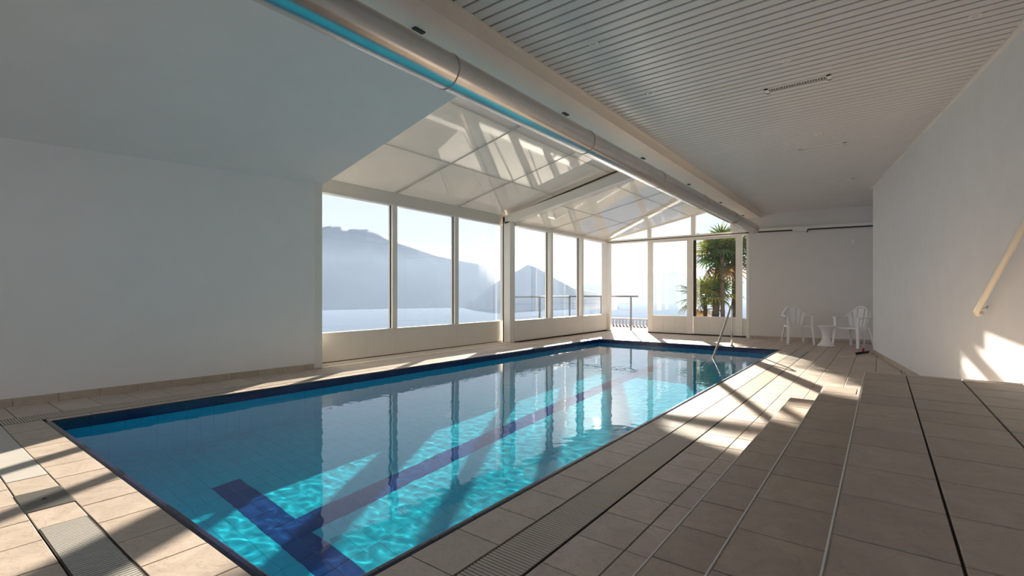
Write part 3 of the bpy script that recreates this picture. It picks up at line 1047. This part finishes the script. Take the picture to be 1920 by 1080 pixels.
# ------------------------------------------------------------------ stair handrail on the right wall
p0 = Vector((0.745, 6.10, 0.985))
hr = empty('stair_handrail', tuple(p0), label='cream stair handrail sloping up the right wall', category='handrail')
d = (Vector((0.868, 5.335, 1.505)) - Vector((0.753, 6.068, .992)))
nW = Vector((-HX.x, -HX.y, 0))
pts = [nW * .012 + Vector((0, 0, -.01)), nW * .05 + Vector((0, 0, -.012)), nW * .062 + d * .03]
pts += [nW * .062 + d * t_ for t_ in (.3, 1.0, 2.0, 3.0)]
MB().tube(pts, [.02, .026, .026, .026, .026, .026, .026], 16).build('rail', M['handrail'], hr)
for t_ in (0.10, 1.6, 2.8):
    c = d * t_
    h = MB()
    h.tube([c + nW * .0, c + nW * .035 + Vector((0, 0, -.012)), c + nW * .056], .007, 8)
    h.tube([c + nW * .0, c + nW * .006], .022, 16)
    h.build('bracket', M['steel'], hr)

# ------------------------------------------------------------------ plastic chairs and side table
def chair(label, loc, rz):
    t = empty('garden_chair', loc, rz, label=label, category='chair', group='white plastic chairs by the far wall')
    S = 0.44
    # seat: dished shell, front faces -Y
    P, Q = [], []
    for i in range(13):
        u = i / 12
        y = -0.25 + .46 * u
        row, row2 = [], []
        for j in range(13):
            w = j / 12
            hw = .235 - .035 * u
            x = (2 * w - 1) * hw
            z = S - .018 * (1 - (2 * w - 1) ** 2) * math.sin(math.pi * min(1, u * 1.1)) - .02 * u - (.03 * (1 - u / .08) ** 2 if u < .08 else 0)
            row.append((x, y, z))
            row2.append((x, y, z - .010))
        P.append(row)
        Q.append(row2)
    m = MB().grid(P).grid(Q)
    rim = lambda A, B_: m.grid([A, B_], False)
    rim(P[0], Q[0]); rim(P[-1], Q[-1]); rim([r[0] for r in P], [r[0] for r in Q]); rim([r[-1] for r in P], [r[-1] for r in Q])
    m.build('seat', M['plastic'], t)
    # top rail sweeping from arm to arm round the back
    def rail(a):            # a in [-1,1]
        s = abs(a)
        ang = a * math.radians(98)
        x = .275 * math.sin(ang)
        y = .06 + .235 * math.cos(ang)
        if s > .75: y -= (s - .75) * 1.0
        z = .655 + .245 * (0.5 + 0.5 * math.cos(math.pi * min(1, s / .78))) ** .8
        return x, y, z
    A, B_, A2, B2 = [], [], [], []
    for k in range(49):
        a = -1 + 2 * k / 48
        x, y, z = rail(a)
        nx, ny = math.sin(a * math.radians(98)), math.cos(a * math.radians(98))
        wd = .034
        tilt = 1 - min(1, abs(a) / .8)
        A.append((x - nx * wd * (1 - tilt * .7), y - ny * wd * (1 - tilt * .7), z + .004))
        B_.append((x + nx * wd, y + ny * wd + .012 * tilt, z - .004 - .045 * tilt * 0))
        A2.append((x - nx * wd * (1 - tilt * .7), y - ny * wd * (1 - tilt * .7) , z - .010 - .045 * tilt))
        B2.append((x + nx * wd, y + ny * wd + .012 * tilt, z - .022))
    m = MB().grid([A, B_]).grid([A2, B2]).grid([A, A2]).grid([B_, B2])
    m.add([A[0], B_[0], B2[0], A2[0]], [(0, 1, 2, 3)])
    m.add([A[-1], B_[-1], B2[-1], A2[-1]], [(0, 1, 2, 3)])
    m.build('arm_rail', M['plastic'], t)
    # back slats
    for q, (a0, a1) in enumerate(((-.62, -.43), (-.385, -.20), (-.155, .155), (.20, .385), (.43, .62))):
        G, H = [], []
        for i in range(9):
            u = i / 8
            row, row2 = [], []
            for j in range(5):
                a = a0 + (a1 - a0) * j / 4
                x1, y1, z1 = rail(a)
                ab = a * .80
                x0, y0, z0 = .22 * math.sin(ab * math.radians(98)), .06 + .15 * math.cos(ab * math.radians(98)) , S - .025
                bow = .012 * math.sin(math.pi * u)
                p = (x0 + (x1 - x0) * u, y0 + (y1 - y0) * u + bow, z0 + (z1 - .025 - z0) * u)
                row.append(p)
                row2.append((p[0], p[1] + .007, p[2]))
            G.append(row)
            H.append(row2)
        m = MB().grid(G).grid(H).grid([[r[0] for r in G], [r[0] for r in H]], False).grid([[r[-1] for r in G], [r[-1] for r in H]], False)
        m.build('back_slat', M['plastic'], t)
    # legs: channel-shaped, front ones rise to the arms
    for sx in (-1, 1):
        x, y, z = rail(sx)
        def ell(pts, w0, w1):
            m = MB()
            rows = []
            for (px, py, pz), w in pts:
                rows.append([(px - sx * w, py, pz), (px, py, pz), (px, py + w * 1.0, pz), (px - sx * .008, py + w, pz), (px - sx * .008, py + .008, pz), (px - sx * w, py + .008, pz), (px - sx * w, py, pz)])
            m.grid(rows, False)
            m.add(rows[0][:6], [(0, 1, 2, 3, 4, 5)])
            m.add(rows[-1][:6], [(0, 1, 2, 3, 4, 5)])
            return m
        ell([((sx * .285, -.285, 0), .038), ((sx * .272, -.262, .25), .045), ((sx * .262, -.245, .44), .055), ((sx * .270, -.235, .648), .045)], 0, 0).build('leg', M['plastic'], t)
        m = MB()
        rows = []
        for (px, py, pz), w in (((sx * .255, .33, 0), .038), ((sx * .225, .27, .25), .045), ((sx * .20, .215, .43), .055)):
            rows.append([(px - sx * w, py, pz), (px, py, pz), (px, py - w, pz), (px - sx * .008, py - w, pz), (px - sx * .008, py - .008, pz), (px - sx * w, py - .008, pz), (px - sx * w, py, pz)])
        m.grid(rows, False)
        m.add(rows[0][:6], [(0, 1, 2, 3, 4, 5)])
        m.build('leg', M['plastic'], t)
        # side apron between seat and legs
        MB().hexa([(sx * .225, -.24, .39), (sx * .262, -.24, .39), (sx * .215, .22, .38), (sx * .185, .22, .38)],
                  [(sx * .225, -.24, .435), (sx * .262, -.24, .435), (sx * .215, .22, .415), (sx * .185, .22, .415)]).build('apron', M['plastic'], t)
    return t
chair('white plastic armchair left of the small round table', (-1.58, 13.10, 0), math.radians(24))
chair('white plastic armchair right of the small round table, beside the squeegee', (-0.50, 13.00, 0), math.radians(-30))
t = empty('side_table', (-0.99, 12.93, 0), label='white hourglass shaped side table between the two chairs', category='table')
MB().lathe([(.0005, .452), (.165, .452), (.172, .447), (.170, .432), (.150, .420), (.115, .37), (.088, .30), (.074, .235), (.078, .17), (.100, .10), (.140, .04), (.172, .012), (.176, 0), (.0005, 0)], 40).build('pedestal', M['plastic'], t)
MB().lathe([(.156, .4535), (.160, .458), (.168, .458), (.172, .4525)], 40).build('rim', M['plastic'], t)

# squeegee leaning in the corner
t = empty('floor_squeegee', (-0.29, 11.62, 0), label='floor squeegee with white pole, red joint and black blade leaning at the wall corner', category='squeegee')
dirb = Vector((0.218, 0.653, 0)).normalized()
sd = Vector((dirb.y, -dirb.x, 0))
B0, B1 = -dirb * .30, dirb * .27
m = MB()
m.tube([B0 + Vector((0, 0, .028)), B1 + Vector((0, 0, .028))], .016, 10)
m.hexa([B0 - sd * .004, B0 + sd * .004, B1 + sd * .004, B1 - sd * .004], [p + Vector((0, 0, .03)) for p in (B0 - sd * .004, B0 + sd * .004, B1 + sd * .004, B1 - sd * .004)])
m.build('blade', M['black'], t)
MB().tube([(0, 0, .04), (.004, .004, .065), (.012, .006, .11)], [.018, .022, .016], 12).build('joint', M['red'], t)
MB().tube([(.012, .006, .10), (.05, .055, .5), (.095, .12, .93)], [.012, .012, .012], 10).build('pole', M['alu'], t)

# ------------------------------------------------------------------ outside: terrace, railing, fence
ter = MB()
ter.box(-9.0, -7.42, 9.6, 15.3, -.25, -.03)
ter.box(-9.0, -2.0, 14.26, 15.9, -.25, -.02)
terr = ter.build('terrace', M['terrace'], label='pale paved terrace outside the open glass door', category='terrace')
terr['kind'] = 'structure'
rl_ = empty('terrace_railing', (-8.7, 14.76, 0), label='grey metal railing with thin wires along the terrace edge', category='railing')
rl_.location = (0, 0, 0)
MB().tube([(-8.7, 11.42, 1.07), (-8.7, 14.76, 1.07)], .024, 10).build('top_rail', M['rail_grey'], rl_)
MB().tube([(-8.75, 14.76, 1.085), (-6.18, 14.76, 1.085)], .026, 10).build('top_rail', M['rail_grey'], rl_)
for (x, y) in ((-8.7, 11.44), (-8.7, 12.9), (-8.68, 14.74), (-7.47, 14.76), (-6.42, 14.76)):
    MB().box(x - .022, x + .022, y - .022, y + .022, -.03, 1.065).build('post', M['rail_grey'], rl_)
for z in (.25, .45, .65, .85):
    MB().tube([(-8.7, 11.42, z), (-8.7, 14.76, z)], .003, 5).build('wire', M['rail_grey'], rl_)
    MB().tube([(-8.7, 14.76, z), (-6.42, 14.76, z)], .003, 5).build('wire', M['rail_grey'], rl_)
fe = empty('picket_fence', (-8.6, 17.6, -1.0), label='low white picket fence below the terrace, seen through the open door', category='fence')
MB().box(0, 7.2, -.02, .03, 1.17, 1.23).build('top_rail', M['fence'], fe)
MB().box(0, 7.2, -.02, .03, .18, .24).build('bottom_rail', M['fence'], fe)
pk = MB().box(-.035, .035, -.012, .012, .02, 1.17).mesh('picket')
pk.materials.append(M['fence'])
for k in range(52):
    link('picket', pk, fe, (.07 + k * .138, -.005, 0))
gr = MB()
gr.box(-13, 12, 15.9, 22, -1.3, -1.0)
P = []
for i, (d_, z_) in enumerate(((0, -1.3), (6, -5), (30, -20), (120, -75), (230, -135))):
    P.append([(-9.0 - d_, -40 - d_, z_ - 2), (-9.0 - d_, 15.9 + d_, z_ - 2), (-13 - d_, 22 + d_, z_), (12 + d_, 22 + d_, z_), (60 + d_, 22 + d_, z_)])
gr.grid(P, False)
gr.build('garden_ground', M['soil'], kind='structure', fix=False)

# palms: fan leaves on petioles
def fan_mesh(mat, nseg=17, R=.62, spread=300, name='leaf', droop=.25):
    mb = MB()
    mb.tube([(0, 0, 0), (.25, 0, .03), (.52, 0, .0)], [.014, .010, .008], 5)
    for k in range(nseg):
        a = math.radians(-spread / 2 + spread * k / (nseg - 1))
        L = R * (.80 + .2 * math.cos(a / 2)) * random.uniform(.9, 1.05)
        ca, sa = math.cos(a), math.sin(a)
        o = Vector((.52, 0, 0))
        dv = Vector((ca, sa, 0))
        pv = Vector((-sa, ca, 0))
        w = .035
        rows = []
        for q, u in enumerate((0, .35, .7, 1.0)):
            c = o + dv * L * u + Vector((0, 0, -droop * L * u * u * (1 + .4 * random.random())))
            ww = w * (0.25, 1, .7, .05)[q]
            rows.append([c - pv * ww + Vector((0, 0, .012 * (1 if q else 0))), c, c + pv * ww + Vector((0, 0, .012 * (1 if q else 0)))])
        mb.grid(rows, False)
    me = mb.mesh(name)
    me.materials.append(mat)
    return me
fans = {k: [fan_mesh(M[k]) for _ in range(2)] for k in ('leaf', 'leaf_yellow')}
fans['leaf_dry'] = [fan_mesh(M['leaf_dry'], droop=.5)]
def palm(x, y, zt, r, label, nl, s=1.0, lean=(0, 0), yellow=.2, dry=4, up=62):
    z0 = -1.0
    t = empty('fan_palm', (x, y, z0), label=label, category='palm tree', group='fan palms outside the sliding door')
    H = zt - z0
    n = 26
    pts, rs = [], []
    for i in range(n + 1):
        u = i / n
        pts.append((lean[0] * (u - 1) * abs(u - 1), lean[1] * (u - 1) * abs(u - 1), H * u))
        rs.append(r * (1.15 - .3 * u) * (1 + (.10 if i % 2 else -.06)))
    ox, oy = 0, 0
    MB().tube(pts, rs, 12).build('trunk', M['bark'], t)
    for k in range(nl + dry):
        isdry = k >= nl
        az = k * 2.39996 + random.uniform(-.2, .2)
        elv = random.uniform(-35, -65) if isdry else (up - (up + 28) * (k / max(1, nl - 1)) + random.uniform(-8, 8))
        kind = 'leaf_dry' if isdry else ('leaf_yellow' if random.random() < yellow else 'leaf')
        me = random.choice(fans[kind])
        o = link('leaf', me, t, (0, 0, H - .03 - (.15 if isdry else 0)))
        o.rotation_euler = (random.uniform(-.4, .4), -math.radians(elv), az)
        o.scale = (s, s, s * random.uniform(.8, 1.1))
    return t
palm(-4.32, 17.0, 2.55, .11, 'leftmost tall fan palm of the clump, with leaning trunk', 24, .90, (.25, 0), .25, 3)
palm(-4.10, 16.6, 2.72, .065, 'slender fan palm in the middle of the clump, one frond reaching above the door', 12, .75, (-.05, 0), .3, 0, 88)
palm(-4.02, 18.1, 2.65, .14, 'thick dark trunked fan palm on the right of the clump', 26, .92, (0, 0), .15, 2)
palm(-4.85, 17.4, 1.05, .07, 'short young fan palm at the left foot of the clump', 14, .95, (0, 0), .6, 1)
palm(-4.38, 16.9, 1.15, .08, 'short bushy fan palm with yellow green fronds amid the tall trunks', 13, .80, (0, 0), .8, 0, 85)

# shrubs below the terrace: leafy mounds
def shrub(x, y, z, r, label):
    mb = MB()
    for k in range(260):
        v = Vector((random.gauss(0, 1), random.gauss(0, 1), random.gauss(0, 1))).normalized() * r * random.uniform(.6, 1.05)
        v.z = abs(v.z) * .9
        a = Vector((random.gauss(0, 1), random.gauss(0, 1), random.gauss(0, 1))).normalized() * r * .14
        c = a.cross(v).normalized() * r * .06
        mb.add([v - a, v + c, v + a, v - c], [(0, 1, 2, 3)])
    t = empty('shrub', (x, y, z), label=label, category='shrub', group='shrubs in the garden outside')
    mb.build('foliage', M['hedge'], t, fix=False)
    MB().tube([(0, 0, 0), (0, 0, r * .7)], [.05 * r, .03 * r], 6).build('stem', M['bark'], t)
shrub(-3.75, 16.4, -.95, .85, 'low green shrub at the foot of the thick palm')
shrub(-4.75, 16.5, -.95, .75, 'low green shrub at the foot of the leaning palm')
shrub(-3.2, 17.0, -.95, 1.1, 'dark shrub seen through the narrow gap beside the door jamb')

# ------------------------------------------------------------------ lake and mountains
lake_m, nt, p = nmat('lake water')
p.inputs['Base Color'].default_value = (0.165, 0.215, 0.29, 1)
p.inputs['Specular IOR Level'].default_value = 0.0
p.inputs['Roughness'].default_value = 1.0
p.inputs['IOR'].default_value = 1.33
MB().add([(-30000, -8000, -130), (20000, -8000, -130), (20000, 30000, -130), (-30000, 30000, -130)], [(0, 1, 2, 3)]).build('lake', lake_m, fix=False, label='wide pale lake spreading below the house to the mountains', category='lake', kind='stuff')

def ridge(name, crest, D, base, depth, mat, label, rough=.05, sub=10):
    """crest: (azimuth deg left of +Y, tangent of elevation). Built as a real massif D metres away."""
    pts = []
    for i in range(len(crest) - 1):
        for k in range(sub):
            u = k / sub
            pts.append((crest[i][0] + (crest[i + 1][0] - crest[i][0]) * u, crest[i][1] + (crest[i + 1][1] - crest[i][1]) * u))
    pts.append(crest[-1])
    rows = []
    for az, tn in pts:
        a = math.radians(az)
        dv = Vector((-math.sin(a), math.cos(a), 0))
        row = []
        top = tn * D + EYE + noise.noise(Vector((az * 1.3, 3.1, D * .001))) * D * .0006
        for j in range(25):
            u = j / 24 * 2 - 1          # -1 front foot, 0 crest, 1 back foot
            rr = D + u * depth
            prof = 1 - abs(u)
            hgt = base + (top - base) * prof
            q = dv * rr
            if 0 < abs(u) < 1:
                hgt += noise.noise(q * (6.0 / depth)) * (top - base) * rough * (1 - abs(u)) * abs(u) * 4 * .6 - abs(noise.noise(q * (2.5 / depth))) * (top - base) * rough * abs(u)
            row.append((q.x, q.y, hgt))
        rows.append(row)
    return MB().grid(rows).build(name, mat, fix=False, label=label, category='mountain')
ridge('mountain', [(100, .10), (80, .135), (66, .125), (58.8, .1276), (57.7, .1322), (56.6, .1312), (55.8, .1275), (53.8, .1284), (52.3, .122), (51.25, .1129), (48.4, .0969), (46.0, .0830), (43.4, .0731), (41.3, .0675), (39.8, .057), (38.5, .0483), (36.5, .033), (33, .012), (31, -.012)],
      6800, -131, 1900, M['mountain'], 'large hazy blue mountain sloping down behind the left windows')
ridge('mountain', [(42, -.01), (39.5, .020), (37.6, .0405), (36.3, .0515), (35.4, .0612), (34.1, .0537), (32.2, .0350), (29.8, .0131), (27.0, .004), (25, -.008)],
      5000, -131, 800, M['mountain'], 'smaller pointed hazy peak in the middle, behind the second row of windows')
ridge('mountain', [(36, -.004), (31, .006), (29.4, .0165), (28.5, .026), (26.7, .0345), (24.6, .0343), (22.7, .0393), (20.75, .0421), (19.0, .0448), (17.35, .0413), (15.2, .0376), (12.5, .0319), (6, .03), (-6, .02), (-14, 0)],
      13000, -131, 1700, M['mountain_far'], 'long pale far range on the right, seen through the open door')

# haze over the lake: one real homogeneous volume
HAZE = True
if HAZE:
    hm = bpy.data.materials.new('lake haze')
    hm.use_nodes = True
    nt = hm.node_tree
    nt.nodes.clear()
    vs = nt.nodes.new('ShaderNodeVolumeScatter')
    vs.inputs['Color'].default_value = (0.20, 0.265, 0.375, 1)
    vs.inputs['Density'].default_value = 0.00011
    vs.inputs['Anisotropy'].default_value = 0.2
    out = nt.nodes.new('ShaderNodeOutputMaterial')
    nt.links.new(vs.outputs[0], out.inputs['Volume'])
    MB().box(-20000, 9000, 120, 17500, -128, 420).build('lake_haze', hm, label='pale morning haze hanging over the lake below the mountains', category='haze', kind='stuff')

CAUSTICS = True
if CAUSTICS:
    sun_d.cycles.is_caustics_light = True
    wobj.cycles.is_caustics_caster = True
    for o in pool.children:
        if o.type == 'MESH':
            o.cycles.is_caustics_receiver = True
